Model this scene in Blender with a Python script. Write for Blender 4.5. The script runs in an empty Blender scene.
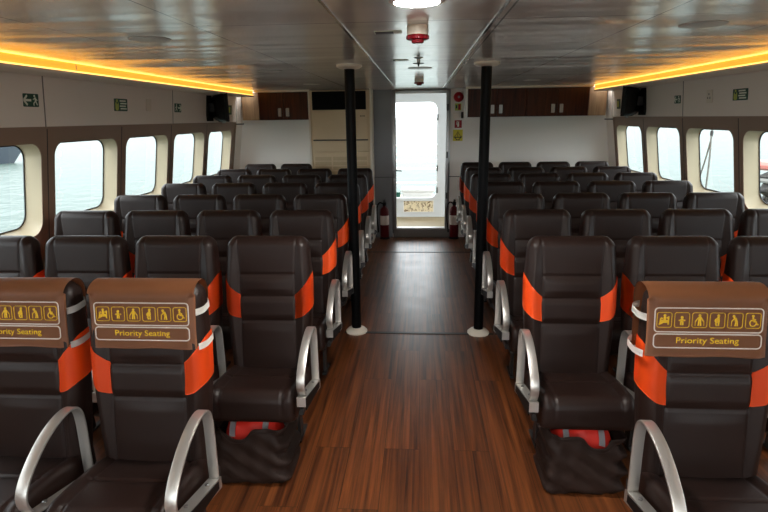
import bpy, bmesh, math, random
from mathutils import Vector, Matrix
R = math.radians
random.seed(4)
S = bpy.context.scene
COL = S.collection

# ------------------------------------------------------------------ camera, sky, lights, exposure
HC = 1.72
def basis(p, y, r):
    f = Vector((-math.sin(y)*math.cos(p), math.cos(y)*math.cos(p), -math.sin(p)))
    ri = Vector((math.cos(y), math.sin(y), 0)); u = ri.cross(f)
    c, s = math.cos(r), math.sin(r)
    return c*ri+s*u, -s*ri+c*u, f
cam_d = bpy.data.cameras.new('camera'); cam = bpy.data.objects.new('camera', cam_d); COL.objects.link(cam)
cam_d.sensor_width = 36.0; cam_d.lens = 36.0*532/768; cam_d.clip_end = 3000; cam_d.clip_start = 0.02
_r, _u, _f = basis(R(14.553), R(3.971), R(-0.8165))
cam.matrix_world = Matrix(((_r.x, _u.x, -_f.x, 0), (_r.y, _u.y, -_f.y, 0), (_r.z, _u.z, -_f.z, HC), (0, 0, 0, 1)))
S.camera = cam

W = bpy.data.worlds.new('overcast sky'); S.world = W; W.use_nodes = True
wn = W.node_tree; wn.nodes.clear()
wo = wn.nodes.new('ShaderNodeOutputWorld'); wb = wn.nodes.new('ShaderNodeBackground')
wc = wn.nodes.new('ShaderNodeTexCoord'); ws = wn.nodes.new('ShaderNodeSeparateXYZ'); wr = wn.nodes.new('ShaderNodeValToRGB')
wn.links.new(wc.outputs['Generated'], ws.inputs[0]); wn.links.new(ws.outputs['Z'], wr.inputs[0])
# overcast sky: about three times brighter overhead than at the horizon
wr.color_ramp.elements[0].color = (0.285, 0.315, 0.33, 1); wr.color_ramp.elements[0].position = 0.0
wr.color_ramp.elements[1].color = (0.76, 0.785, 0.80, 1); wr.color_ramp.elements[1].position = 0.9
wn.links.new(wr.outputs[0], wb.inputs[0]); wb.inputs[1].default_value = 4.6
wn.links.new(wb.outputs[0], wo.inputs[0])

S.view_settings.view_transform = 'Standard'; S.view_settings.look = 'None'
S.view_settings.gamma = 1.0; S.view_settings.use_curve_mapping = False
S.view_settings.exposure = 1.35
LAMP_E = 200.0      # lit ceiling lamp
COVE_E = 0.40       # amber cove diffuser
try:
    S.cycles.use_denoising = True
    S.cycles.max_bounces = 10; S.cycles.diffuse_bounces = 8; S.cycles.glossy_bounces = 4
    S.cycles.transparent_max_bounces = 12
except Exception: pass

# ------------------------------------------------------------------ materials
def srgb(r, g, b):
    f = lambda c: ((c/255)/12.92 if c/255 <= .04045 else ((c/255+.055)/1.055)**2.4)
    return (f(r), f(g), f(b), 1)
def mat(name, col, rough=.5, metal=0.0, bump=0.0, bscale=300.0, var=0.0, vscale=6.0, spec=.5, emis=None, es=0.0, coat=0.0, stretch=None):
    m = bpy.data.materials.new(name); m.use_nodes = True
    nt = m.node_tree; b = nt.nodes['Principled BSDF']
    b.inputs['Base Color'].default_value = col; b.inputs['Roughness'].default_value = rough
    b.inputs['Metallic'].default_value = metal; b.inputs['Specular IOR Level'].default_value = spec
    b.inputs['Coat Weight'].default_value = coat
    if emis: b.inputs['Emission Color'].default_value = emis; b.inputs['Emission Strength'].default_value = es
    tc = nt.nodes.new('ShaderNodeTexCoord'); src = tc.outputs['Object']
    if stretch:
        mp = nt.nodes.new('ShaderNodeMapping'); mp.inputs['Scale'].default_value = stretch
        nt.links.new(src, mp.inputs[0]); src = mp.outputs[0]
    if bump:
        n = nt.nodes.new('ShaderNodeTexNoise'); n.inputs['Scale'].default_value = bscale; n.inputs['Detail'].default_value = 3
        nt.links.new(src, n.inputs['Vector'])
        bp = nt.nodes.new('ShaderNodeBump'); bp.inputs['Strength'].default_value = bump; bp.inputs['Distance'].default_value = .002
        nt.links.new(n.outputs['Fac'], bp.inputs['Height']); nt.links.new(bp.outputs[0], b.inputs['Normal'])
    # mild colour variation everywhere so that no surface is perfectly uniform
    n2 = nt.nodes.new('ShaderNodeTexNoise'); n2.inputs['Scale'].default_value = vscale; n2.inputs['Detail'].default_value = 4
    nt.links.new(src, n2.inputs['Vector'])
    mx = nt.nodes.new('ShaderNodeMix'); mx.data_type = 'RGBA'; v = max(var, .04)
    mx.inputs['A'].default_value = (col[0]*(1-v), col[1]*(1-v), col[2]*(1-v), 1)
    mx.inputs['B'].default_value = (min(1, col[0]*(1+v)), min(1, col[1]*(1+v)), min(1, col[2]*(1+v)), 1)
    nt.links.new(n2.outputs['Fac'], mx.inputs['Factor']); nt.links.new(mx.outputs['Result'], b.inputs['Base Color'])
    return m
M = {}
M['leather'] = mat('dark brown leather', srgb(31, 18, 14), .43, bump=.25, bscale=420, var=.12, vscale=9, spec=.29)
M['orange'] = mat('orange vinyl', srgb(252, 84, 14), .5, bump=.12, bscale=420)
M['cover'] = mat('tan brown vinyl', srgb(146, 94, 62), .42, bump=.2, bscale=350, var=.1, vscale=5)
M['yellow'] = mat('yellow print', srgb(232, 184, 24), .5)
M['print_white'] = mat('pale print', srgb(214, 200, 188), .5)
M['strap'] = mat('white elastic', srgb(222, 218, 212), .7, bump=.3, bscale=600)
M['alu'] = mat('brushed aluminium', srgb(196, 193, 188), .38, .85, bump=.12, bscale=500, stretch=(1, .1, 1), var=.06)
M['black_plastic'] = mat('black plastic', srgb(12, 12, 12), .5, spec=.25)
M['steel_dark'] = mat('dark painted steel', srgb(52, 50, 50), .5, .3)
M['pouch'] = mat('dark brown nylon', srgb(42, 29, 24), .6, spec=.25, bump=.3, bscale=700, var=.12, vscale=14)
M['red_fabric'] = mat('red life jacket nylon', srgb(214, 42, 28), .55, bump=.2, bscale=300)
M['reflective'] = mat('silver reflective tape', srgb(215, 215, 220), .3, .3)
M['brown_panel'] = mat('brown window panel', srgb(150, 125, 106), .42, bump=.05, bscale=200, var=.05, vscale=2)
M['wall'] = mat('greige wall panel', srgb(238, 229, 218), .4, bump=.04, bscale=60, var=.05, vscale=1.5)
M['wall_white'] = mat('white wall panel', srgb(240, 235, 227), .45, bump=.04, bscale=60, var=.04, vscale=1.5)
M['cream'] = mat('cream window reveal', srgb(182, 170, 143), .5, var=.04)
M['seal'] = mat('black rubber', srgb(18, 18, 18), .6)
M['pole'] = mat('black pole paint', srgb(5, 5, 6), .5, var=.1, spec=.12)
M['ivory'] = mat('ivory plastic', srgb(226, 216, 200), .4)
M['seam_dark'] = mat('dark seam', srgb(62, 60, 58), .6)
M['bulkhead'] = mat('cool white bulkhead paint', srgb(206, 210, 214), .4)
M['seam_mid'] = mat('grey panel joint', srgb(128, 121, 114), .5)
M['strip_metal'] = mat('polished ceiling joint strip', srgb(242, 242, 242), .22, 1.0)
M['white_metal'] = mat('white painted metal', srgb(232, 232, 230), .35, var=.03)
M['steel'] = mat('stainless steel', srgb(150, 150, 150), .28, .9, bump=.1, bscale=300, var=.1)
M['grey_panel'] = mat('darker grey panel', srgb(112, 112, 114), .4, .35, var=.08, vscale=3)
M['beige'] = mat('beige cabinet enamel', srgb(214, 192, 156), .42, var=.04)
M['beige_grille'] = mat('beige grille', srgb(196, 174, 138), .5, var=.05)
M['grille_dark'] = mat('dark outlet grille', srgb(8, 8, 8), .6, spec=.1)
M['green_sign'] = mat('green sign', srgb(14, 74, 50), .45)
M['sign_white'] = mat('sign white', srgb(226, 232, 214), .5)
M['lime'] = mat('lime pictogram', srgb(178, 192, 84), .5)
M['red'] = mat('red enamel', srgb(158, 14, 26), .4, spec=.3)
M['red_shaded'] = mat('shaded red enamel', srgb(84, 7, 12), .45, spec=.2)  # red enamel with the shadow beside the door put into the colour
M['red_lens'] = mat('red lens', srgb(118, 8, 22), .25, spec=.5)
M['yellow_sign'] = mat('yellow sign', srgb(216, 200, 50), .5)
M['black'] = mat('black print', srgb(18, 18, 18), .5)
M['rope'] = mat('grey rope', srgb(112, 112, 108), .9)
M['sill_wood'] = mat('threshold rubber', srgb(38, 36, 35), .4)
M['sill_grey'] = mat('grey sill step', srgb(112, 104, 98), .5)
M['deck'] = mat('tan deck paint', srgb(140, 126, 98), .6, var=.15, vscale=3)
M['lamp'] = mat('lit lamp diffuser', srgb(255, 250, 240), .4, emis=(1, .96, .9, 1), es=LAMP_E)
M['lamp_off'] = mat('unlit lamp diffuser', srgb(176, 172, 168), .35)
M['cove'] = mat('amber cove diffuser', srgb(250, 190, 80), .5, emis=(1.0, .40, .035, 1), es=COVE_E)
M['cove_line'] = mat('amber light line', srgb(255, 220, 120), .5, emis=(1.0, .62, .15, 1), es=COVE_E*2.2)
M['dark_glass'] = mat('dark screen glass', srgb(10, 10, 12), .12)
M['hull'] = mat('dark ship hull', srgb(60, 68, 76), .6, var=.2, vscale=.6)
M['hull_white'] = mat('white ship paint', srgb(232, 236, 238), .5)
M['rock'] = mat('harbour rock', srgb(34, 34, 34), .9, bump=.6, bscale=8, var=.45, vscale=5)
M['rail_red'] = mat('faded red rail', srgb(176, 104, 96), .6)
M['teal_plastic'] = mat('dark green plastic', srgb(24, 92, 74), .5)

def wood(name, c0, c1, rough, along='Y', plank=None, scale=1.0, mottle=0.0):
    m = bpy.data.materials.new(name); m.use_nodes = True; nt = m.node_tree; b = nt.nodes['Principled BSDF']
    N = nt.nodes.new; L = nt.links.new
    tc = N('ShaderNodeTexCoord'); sep = N('ShaderNodeSeparateXYZ'); L(tc.outputs['Object'], sep.inputs[0])
    offs = None
    mp = N('ShaderNodeMapping'); sc = {'Y': (26, .62, 16), 'Z': (18, 18, 1.2)}[along]
    mp.inputs['Scale'].default_value = tuple(s*scale for s in sc)
    if plank:
        pw, pl = plank
        cmb = N('ShaderNodeCombineXYZ'); L(sep.outputs['Y'], cmb.inputs['X']); L(sep.outputs['X'], cmb.inputs['Y'])
        bt = N('ShaderNodeTexBrick'); L(cmb.outputs[0], bt.inputs['Vector'])
        bt.inputs['Scale'].default_value = 1; bt.inputs['Brick Width'].default_value = pl; bt.inputs['Row Height'].default_value = pw
        bt.inputs['Mortar Size'].default_value = .0012; bt.inputs['Mortar Smooth'].default_value = .1; bt.offset = .37
        bt.inputs['Color1'].default_value = (0, 0, 0, 1); bt.inputs['Color2'].default_value = (1, 1, 1, 1); bt.inputs['Mortar'].default_value = (.5, .5, .5, 1)
        sc2 = N('ShaderNodeVectorMath'); sc2.operation = 'MULTIPLY'; sc2.inputs[1].default_value = (3.1, 7.7, 1.3)
        L(bt.outputs['Color'], sc2.inputs[0])
        add = N('ShaderNodeVectorMath'); add.operation = 'ADD'; L(tc.outputs['Object'], add.inputs[0]); L(sc2.outputs[0], add.inputs[1])
        L(add.outputs[0], mp.inputs[0])
    else: L(tc.outputs['Object'], mp.inputs[0])
    n1 = N('ShaderNodeTexNoise'); n1.inputs['Scale'].default_value = 1.5; n1.inputs['Detail'].default_value = 8; n1.inputs['Roughness'].default_value = .62
    n1.inputs['Distortion'].default_value = .35 if plank else .9
    L(mp.outputs[0], n1.inputs['Vector'])
    cr = N('ShaderNodeValToRGB'); L(n1.outputs['Fac'], cr.inputs[0])
    cr.color_ramp.elements[0].position = .32; cr.color_ramp.elements[0].color = c0
    cr.color_ramp.elements[1].position = .70; cr.color_ramp.elements[1].color = c1
    out = cr.outputs[0]
    if plank:
        mx = N('ShaderNodeMix'); mx.data_type = 'RGBA'; mx.blend_type = 'MULTIPLY'; mx.inputs['Factor'].default_value = .25
        L(out, mx.inputs['A']); L(bt.outputs['Color'], mx.inputs['B']); out = mx.outputs['Result']
        mg = N('ShaderNodeMix'); mg.data_type = 'RGBA'; L(bt.outputs['Fac'], mg.inputs['Factor']); L(out, mg.inputs['A'])
        mg.inputs['B'].default_value = (c0[0]*.4, c0[1]*.4, c0[2]*.4, 1); out = mg.outputs['Result']
    L(out, b.inputs['Base Color'])
    b.inputs['Roughness'].default_value = rough; b.inputs['Specular IOR Level'].default_value = .62 if plank else .2
    if mottle:
        n3 = N('ShaderNodeTexNoise'); n3.inputs['Scale'].default_value = 5; n3.inputs['Detail'].default_value = 6
        L(tc.outputs['Object'], n3.inputs['Vector'])
        mr = N('ShaderNodeMapRange'); mr.inputs['From Min'].default_value = .3; mr.inputs['From Max'].default_value = .7
        mr.inputs['To Min'].default_value = rough-mottle; mr.inputs['To Max'].default_value = rough+mottle
        L(n3.outputs['Fac'], mr.inputs['Value']); L(mr.outputs[0], b.inputs['Roughness'])
        bp = N('ShaderNodeBump'); bp.inputs['Strength'].default_value = .02; bp.inputs['Distance'].default_value = .002
        L(n1.outputs['Fac'], bp.inputs['Height']); L(bp.outputs[0], b.inputs['Normal'])
    return m
M['floor'] = wood('walnut plank vinyl', srgb(46, 20, 10), srgb(138, 77, 38), .34, 'Y', (.185, 1.25), mottle=.03)
M['cab_wood'] = wood('dark mahogany laminate', srgb(40, 15, 7), srgb(88, 40, 19), .35, 'Z')
M['side_wood'] = wood('wood laminate in lit tone', srgb(120, 92, 66), srgb(164, 132, 98), .45, 'Z')  # paler filler wood; the lit look is put into the colour

def ceiling_mat():
    m = bpy.data.materials.new('brushed grey ceiling panel'); m.use_nodes = True; nt = m.node_tree; b = nt.nodes['Principled BSDF']
    N = nt.nodes.new; L = nt.links.new
    tc = N('ShaderNodeTexCoord'); sep = N('ShaderNodeSeparateXYZ'); L(tc.outputs['Object'], sep.inputs[0])
    ab = N('ShaderNodeMath'); ab.operation = 'ABSOLUTE'; L(sep.outputs['X'], ab.inputs[0])
    sb = N('ShaderNodeMath'); sb.operation = 'SUBTRACT'; L(ab.outputs[0], sb.inputs[0]); sb.inputs[1].default_value = .33
    cm = N('ShaderNodeCombineXYZ'); L(sb.outputs[0], cm.inputs['X']); L(sep.outputs['Y'], cm.inputs['Y'])
    bt = N('ShaderNodeTexBrick'); bt.offset = 0; bt.inputs['Scale'].default_value = 1; bt.inputs['Brick Width'].default_value = .61
    bt.inputs['Row Height'].default_value = .78; bt.inputs['Mortar Size'].default_value = .0045; bt.inputs['Mortar Smooth'].default_value = .2
    L(cm.outputs[0], bt.inputs['Vector'])
    mx = N('ShaderNodeMix'); mx.data_type = 'RGBA'; L(bt.outputs['Fac'], mx.inputs['Factor'])
    mx.inputs['A'].default_value = srgb(214, 210, 205); mx.inputs['B'].default_value = srgb(24, 22, 21)
    L(mx.outputs['Result'], b.inputs['Base Color'])
    b.inputs['Metallic'].default_value = .0; b.inputs['Roughness'].default_value = .3; b.inputs['Specular IOR Level'].default_value = .8; b.inputs['Coat Weight'].default_value = 1; b.inputs['Coat Roughness'].default_value = .18; b.inputs['Coat IOR'].default_value = 1.8
    mp = N('ShaderNodeMapping'); mp.inputs['Scale'].default_value = (.25, 1.7, 1); L(tc.outputs['Object'], mp.inputs[0])
    n = N('ShaderNodeTexNoise'); n.inputs['Scale'].default_value = 1.6; n.inputs['Detail'].default_value = 1.5; L(mp.outputs[0], n.inputs['Vector'])
    bp = N('ShaderNodeBump'); bp.inputs['Strength'].default_value = 1.0; bp.inputs['Distance'].default_value = .022
    L(n.outputs['Fac'], bp.inputs['Height']); L(bp.outputs[0], b.inputs['Normal']); L(bp.outputs[0], b.inputs['Coat Normal'])
    return m
M['ceiling'] = ceiling_mat()

def glass_mat():
    m = bpy.data.materials.new('clear window glass'); m.use_nodes = True; nt = m.node_tree; nt.nodes.clear()
    N = nt.nodes.new; L = nt.links.new
    o = N('ShaderNodeOutputMaterial'); mx = N('ShaderNodeMixShader'); t = N('ShaderNodeBsdfTransparent'); g = N('ShaderNodeBsdfGlossy')
    t.inputs[0].default_value = (.95, .97, .97, 1); g.inputs['Roughness'].default_value = .02
    f = N('ShaderNodeLayerWeight'); f.inputs[0].default_value = .5
    p = N('ShaderNodeMath'); p.operation = 'POWER'; p.inputs[1].default_value = 5; L(f.outputs['Facing'], p.inputs[0])
    a = N('ShaderNodeMath'); a.operation = 'MULTIPLY_ADD'; a.inputs[1].default_value = .85; a.inputs[2].default_value = .04; L(p.outputs[0], a.inputs[0])
    L(a.outputs[0], mx.inputs[0]); L(t.outputs[0], mx.inputs[1]); L(g.outputs[0], mx.inputs[2]); L(mx.outputs[0], o.inputs[0])
    return m
M['glass'] = glass_mat()

def sea_mat():
    m = bpy.data.materials.new('grey green harbour water'); m.use_nodes = True; nt = m.node_tree; b = nt.nodes['Principled BSDF']
    N = nt.nodes.new; L = nt.links.new
    nt.nodes.remove(b)
    # choppy harbour water: green-grey body with a sky sheen that grows towards grazing view
    d = N('ShaderNodeBsdfDiffuse'); d.inputs[0].default_value = (.060, .083, .075, 1)
    gl = N('ShaderNodeBsdfGlossy'); gl.inputs['Roughness'].default_value = .25
    lw = N('ShaderNodeLayerWeight'); lw.inputs[0].default_value = .5
    pw = N('ShaderNodeMath'); pw.operation = 'POWER'; pw.inputs[1].default_value = 5; L(lw.outputs['Facing'], pw.inputs[0])
    ma = N('ShaderNodeMath'); ma.operation = 'MULTIPLY_ADD'; ma.inputs[1].default_value = .2; ma.inputs[2].default_value = .02; L(pw.outputs[0], ma.inputs[0])
    mx = N('ShaderNodeMixShader'); L(ma.outputs[0], mx.inputs[0]); L(d.outputs[0], mx.inputs[1]); L(gl.outputs[0], mx.inputs[2])
    L(mx.outputs[0], nt.nodes['Material Output'].inputs['Surface'])
    tc = N('ShaderNodeTexCoord')
    n = N('ShaderNodeTexNoise'); n.inputs['Scale'].default_value = 1.1; n.inputs['Detail'].default_value = 5; L(tc.outputs['Object'], n.inputs['Vector'])
    bp = N('ShaderNodeBump'); bp.inputs['Strength'].default_value = 1.0; bp.inputs['Distance'].default_value = .3
    L(n.outputs['Fac'], bp.inputs['Height'])
    for q in (d, gl): L(bp.outputs[0], q.inputs['Normal'])
    return m
M['sea'] = sea_mat()

def mosaic_mat():
    m = bpy.data.materials.new('speckled tan mosaic'); m.use_nodes = True; nt = m.node_tree; b = nt.nodes['Principled BSDF']
    N = nt.nodes.new; L = nt.links.new
    tc = N('ShaderNodeTexCoord'); v = N('ShaderNodeTexVoronoi'); v.inputs['Scale'].default_value = 38; L(tc.outputs['Object'], v.inputs['Vector'])
    cr = N('ShaderNodeValToRGB'); L(v.outputs['Color'], cr.inputs[0])
    e = cr.color_ramp.elements; e[0].color = srgb(110, 84, 52); e[0].position = .15; e[1].color = srgb(226, 212, 180); e[1].position = .5
    L(cr.outputs[0], b.inputs['Base Color']); b.inputs['Roughness'].default_value = .6
    return m
M['mosaic'] = mosaic_mat()

# ------------------------------------------------------------------ helpers
def link(name, me, m=None, parent=None, smooth=False):
    o = bpy.data.objects.new(name, me); COL.objects.link(o)
    if m is not None and len(me.materials) == 0:
        for k in (m if isinstance(m, (list, tuple)) else [m]): me.materials.append(k)
    if parent: o.parent = parent
    if smooth:
        for p in me.polygons: p.use_smooth = True
    return o
def obj(name, bm, m, parent=None, smooth=False, angle=None):
    bmesh.ops.recalc_face_normals(bm, faces=bm.faces)
    if angle:
        for f in bm.faces: f.smooth = True
        for e in bm.edges:
            if len(e.link_faces) == 2 and e.calc_face_angle(0) > R(angle): e.smooth = False
    me = bpy.data.meshes.new(name); bm.to_mesh(me); bm.free()
    return link(name, me, m, parent, smooth)
def tag(o, label=None, cat=None, group=None, kind=None):
    if label: o['label'] = label
    if cat: o['category'] = cat
    if group: o['group'] = group
    if kind: o['kind'] = kind
    return o
def thing(name, label, cat, loc=(0, 0, 0), rz=0, group=None):
    o = bpy.data.objects.new(name, None); COL.objects.link(o); o.location = loc; o.rotation_euler = (0, 0, rz)
    o.empty_display_size = .1
    return tag(o, label, cat, group)
def struct(o): o['kind'] = 'structure'; return o
def B(): return bmesh.new()
def box(bm, x0, x1, y0, y1, z0, z1, bev=0, seg=2, mi=0):
    c = [bm.verts.new(p) for p in ((x0, y0, z0), (x1, y0, z0), (x1, y1, z0), (x0, y1, z0), (x0, y0, z1), (x1, y0, z1), (x1, y1, z1), (x0, y1, z1))]
    fs = [bm.faces.new([c[i] for i in q]) for q in ((3, 2, 1, 0), (4, 5, 6, 7), (0, 1, 5, 4), (1, 2, 6, 5), (2, 3, 7, 6), (3, 0, 4, 7))]
    for f in fs: f.material_index = mi
    if bev:
        es = list({e for f in fs for e in f.edges})
        bmesh.ops.bevel(bm, geom=es, offset=bev, segments=seg, profile=.5, affect='EDGES')
def tube(bm, pts, r, seg=12, cap=True):
    pts = [Vector(p) for p in pts]; rings = []
    up = Vector((0, 0, 1))
    for i, p in enumerate(pts):
        t = (pts[min(i+1, len(pts)-1)]-pts[max(i-1, 0)]).normalized()
        a = up if abs(t.dot(up)) < .95 else Vector((1, 0, 0))
        s = t.cross(a).normalized(); n = s.cross(t)
        rr = r[i] if isinstance(r, (list, tuple)) else r
        rings.append([bm.verts.new(p+(s*math.cos(q)+n*math.sin(q))*rr) for q in (2*math.pi*k/seg for k in range(seg))])
    for a, b in zip(rings, rings[1:]):
        for k in range(seg): bm.faces.new((a[k], a[(k+1) % seg], b[(k+1) % seg], b[k]))
    if cap: bm.faces.new(rings[0][::-1]); bm.faces.new(rings[-1])
def lathe(bm, prof, c=(0, 0, 0), seg=32, axis='Z'):
    rings = []
    for r, h in prof:
        ring = []
        for k in range(seg):
            q = 2*math.pi*k/seg
            if axis == 'Z': p = (c[0]+r*math.cos(q), c[1]+r*math.sin(q), c[2]+h)
            else: p = (c[0]+r*math.cos(q), c[1]+h, c[2]+r*math.sin(q))
            ring.append(bm.verts.new(p))
        rings.append(ring)
    for a, b in zip(rings, rings[1:]):
        for k in range(seg): bm.faces.new((a[k], a[(k+1) % seg], b[(k+1) % seg], b[k]))
    bm.faces.new(rings[0][::-1]); bm.faces.new(rings[-1])
def loft(bm, secs, closed=True, caps=True):
    rows = [[bm.verts.new(p) for p in s] for s in secs]
    n = len(rows[0])
    for a, b in zip(rows, rows[1:]):
        for k in range(n if closed else n-1): bm.faces.new((a[k], a[(k+1) % n], b[(k+1) % n], b[k]))
    if caps and closed: bm.faces.new(rows[0][::-1]); bm.faces.new(rows[-1])
def rrect(cx, cy, w, h, r, n=6):
    """rounded rectangle outline, counter-clockwise"""
    out = []
    for sx, sy, a0 in ((1, 1, 0), (-1, 1, 90), (-1, -1, 180), (1, -1, 270)):
        for k in range(n+1):
            a = R(a0+90*k/n); out.append((cx+sx*(w/2-r)+r*math.cos(a), cy+sy*(h/2-r)+r*math.sin(a)))
    return out
def prism(bm, pts, f0, f1):
    """polygon prism: pts 2-D, f0 / f1 map a 2-D point to its back / front 3-D point"""
    a = [bm.verts.new(f0(*p)) for p in pts]; b = [bm.verts.new(f1(*p)) for p in pts]; n = len(pts)
    for k in range(n): bm.faces.new((a[k], a[(k+1) % n], b[(k+1) % n], b[k]))
    bm.faces.new(a[::-1]); bm.faces.new(b)
def ring_prism(bm, po, pi, f0, f1):
    n = len(po)
    ao, ai = [bm.verts.new(f0(*p)) for p in po], [bm.verts.new(f0(*p)) for p in pi]
    bo, bi = [bm.verts.new(f1(*p)) for p in po], [bm.verts.new(f1(*p)) for p in pi]
    for k in range(n):
        j = (k+1) % n
        for q in ((ao[k], ao[j], bo[j], bo[k]), (ai[j], ai[k], bi[k], bi[j]), (bo[k], bo[j], bi[j], bi[k]), (ao[j], ao[k], ai[k], ai[j])): bm.faces.new(q)
def disc(cx, cy, r, n=20): return [(cx+r*math.cos(2*math.pi*k/n), cy+r*math.sin(2*math.pi*k/n)) for k in range(n)]
def seg2(x0, y0, x1, y1, w):
    d = math.hypot(x1-x0, y1-y0); nx, ny = -(y1-y0)/d*w/2, (x1-x0)/d*w/2
    return [(x0+nx, y0+ny), (x0-nx, y0-ny), (x1-nx, y1-ny), (x1+nx, y1+ny)]
def copy_tree(o, parent=None):
    c = o.copy(); COL.objects.link(c)
    if parent: c.parent = parent
    for ch in list(o.children): copy_tree(ch, c)
    return c

# ------------------------------------------------------------------ the room
XW, YB, YF, ZC = 2.535, 7.74, -1.0, 2.10
ZB = 1.69                      # top of the brown window panel
b = B(); box(b, -XW-.3, XW+.3, YF-.1, YB+.14, -.08, 0); struct(obj('floor', b, M['floor']))
b = B(); box(b, -2.26, 2.26, YF-.1, YB+.02, ZC, ZC+.06); struct(obj('ceiling', b, M['ceiling']))
# white light-coloured joint strips and dark joints in the ceiling
n_trim = 1
for x in (-.331, .297):
    b = B(); box(b, x-.006, x+.006, YF, YB, ZC-.004, ZC+.002); struct(obj('trim_%d' % n_trim, b, M['strip_metal'])); n_trim += 1

WW, WZ0, WZ1 = .80, .965, 1.585
LEAN, LEAN2 = .10, .16         # the cabin sides lean inwards towards the top, more below the knuckle
def WIN(sg): return [(3.63+.938*(k-4)) if sg < 0 else (3.69+.938*(k-4)) for k in range(8)]   # near edges of the windows
def lean(o, sg):
    for c in [o]+list(o.children):
        for v in c.data.vertices: v.co.x += sg*(1.65-v.co.z)*(LEAN if v.co.z > 1.65 else LEAN2)
def wall_x(sg, z): return sg*(XW+(1.65-z)*LEAN)
LEAN_A = math.atan(LEAN)
def side_wall(sg, name):
    X = sg*XW
    bm = B()
    P = lambda y, z: (X, y, z)
    win = WIN(sg); ys = [YF] + [(win[k]+WW+win[k+1])/2 for k in range(7)] + [7.39]
    for k in range(8):
        y0, y1 = ys[k], ys[k+1]
        loop = rrect(win[k]+WW/2, (WZ0+WZ1)/2, WW, WZ1-WZ0, .095, 8)
        v = [bm.verts.new(P(*p)) for p in loop]
        c = [bm.verts.new(P(*p)) for p in ((y1, ZB), (y0, ZB), (y0, 0), (y1, 0))]
        n = 9
        for q in range(4):
            for j in range(n-1): bm.faces.new((c[q], v[q*n+j], v[q*n+j+1]))
            bm.faces.new((c[q], v[q*n+n-1], v[((q+1) % 4)*n], c[(q+1) % 4]))
    for f in bm.faces: f.material_index = 0
    def quad(y0, y1, z0, z1, mi):
        f = bm.faces.new([bm.verts.new(P(*p)) for p in ((y0, z0), (y1, z0), (y1, z1), (y0, z1))]); f.material_index = mi
    quad(YF, 7.39, ZB, 2.12, 1); quad(7.39, YB+.1, 0, 2.12, 1)
    o = obj(name, bm, [M['brown_panel'], M['wall']]); struct(o)
    # panel ledge along the top of the brown band, and vertical joints of the upper panels
    bm = B(); xa, xb = sorted((X, X-sg*.012)); box(bm, xa, xb, YF, 7.39, ZB-.012, ZB+.004)
    box(bm, *sorted((X, X-sg*.010)), 7.38, 7.40, 0, ZB)
    obj('ledge', bm, M['brown_panel'], o)
    bm = B()
    for y in ((1.63, 3.55, 5.47, 7.42) if sg < 0 else (1.6, 3.55, 5.49, 7.42)): box(bm, *sorted((X, X-sg*.003)), y-.004, y+.004, ZB, 2.03)
    obj('panel_joint', bm, M['seam_mid'], o)
    bm = B(); box(bm, *sorted((X, X-sg*.005)), 7.41, YB, 1.655, 1.67); obj('panel_joint', bm, M['seam_dark'], o)
    bm = B()
    for k in range(7):
        y = ys[k+1]; box(bm, *sorted((X, X-sg*.002)), y-.003, y+.003, 0, ZB-.01)
    obj('panel_joint', bm, M['seam_dark'], o)
    lean(o, sg)
side_wall(-1, 'wall_left'); side_wall(1, 'wall_right')

def window(k, sg, num):
    X0, X1 = sg*XW, sg*(XW+.115)
    yc, zc = WIN(sg)[k]+WW/2, (WZ0+WZ1)/2
    secs = []
    for t in (0, .15, .4, .7, 1.0):
        ins = .012*t; up = .045*t*t
        loop = rrect(yc, zc+up/2, WW-2*ins, WZ1-WZ0-ins-up, .095, 8)
        secs.append([(X0+(X1-X0)*t, y, z) for y, z in loop])
    bm = B(); loft(bm, secs, caps=False)
    w = obj('window_%d' % num, bm, M['cream'], smooth=True); struct(w)
    last = [(y, z) for _, y, z in secs[-1]]
    ins = [(yc+(y-yc)*.982, zc+.02+(z-zc-.02)*.978) for y, z in last]
    bm = B(); ring_prism(bm, last, ins, lambda y, z: (X1, y, z), lambda y, z: (X1-sg*.006, y, z)); obj('window_seal', bm, M['seal'], w)
    bm = B(); bm.faces.new([bm.verts.new((X1-sg*.001, y, z)) for y, z in last]); obj('window_glass', bm, M['glass'], w)
    # a thin rolled lip where the reveal meets the brown panel
    first = [(y, z) for _, y, z in secs[0]]
    grow = [(yc+(y-yc)*1.012, zc+(z-zc)*1.015) for y, z in first]
    bm = B(); ring_prism(bm, grow, first, lambda y, z: (X0, y, z), lambda y, z: (X0-sg*.003, y, z)); obj('window_lip', bm, M['brown_panel'], w)
    lean(w, sg)
num = 1
for sg in (-1, 1):
    for k in range(8): window(k, sg, num); num += 1

# end wall with the doorway, and the wall behind the camera
DX0, DX1, DZ0, DZ1 = -.345, .365, .135, 2.045
b = B()
for x0, x1, z0, z1 in ((-XW-.3, DX0, 0, 2.12), (DX1, XW+.3, 0, 2.12), (DX0, DX1, DZ1, 2.12), (DX0, DX1, 0, DZ0)): box(b, x0, x1, YB, YB+.08, z0, z1)
wb_ = obj('wall_back', b, M['wall_white']); struct(wb_)
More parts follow.
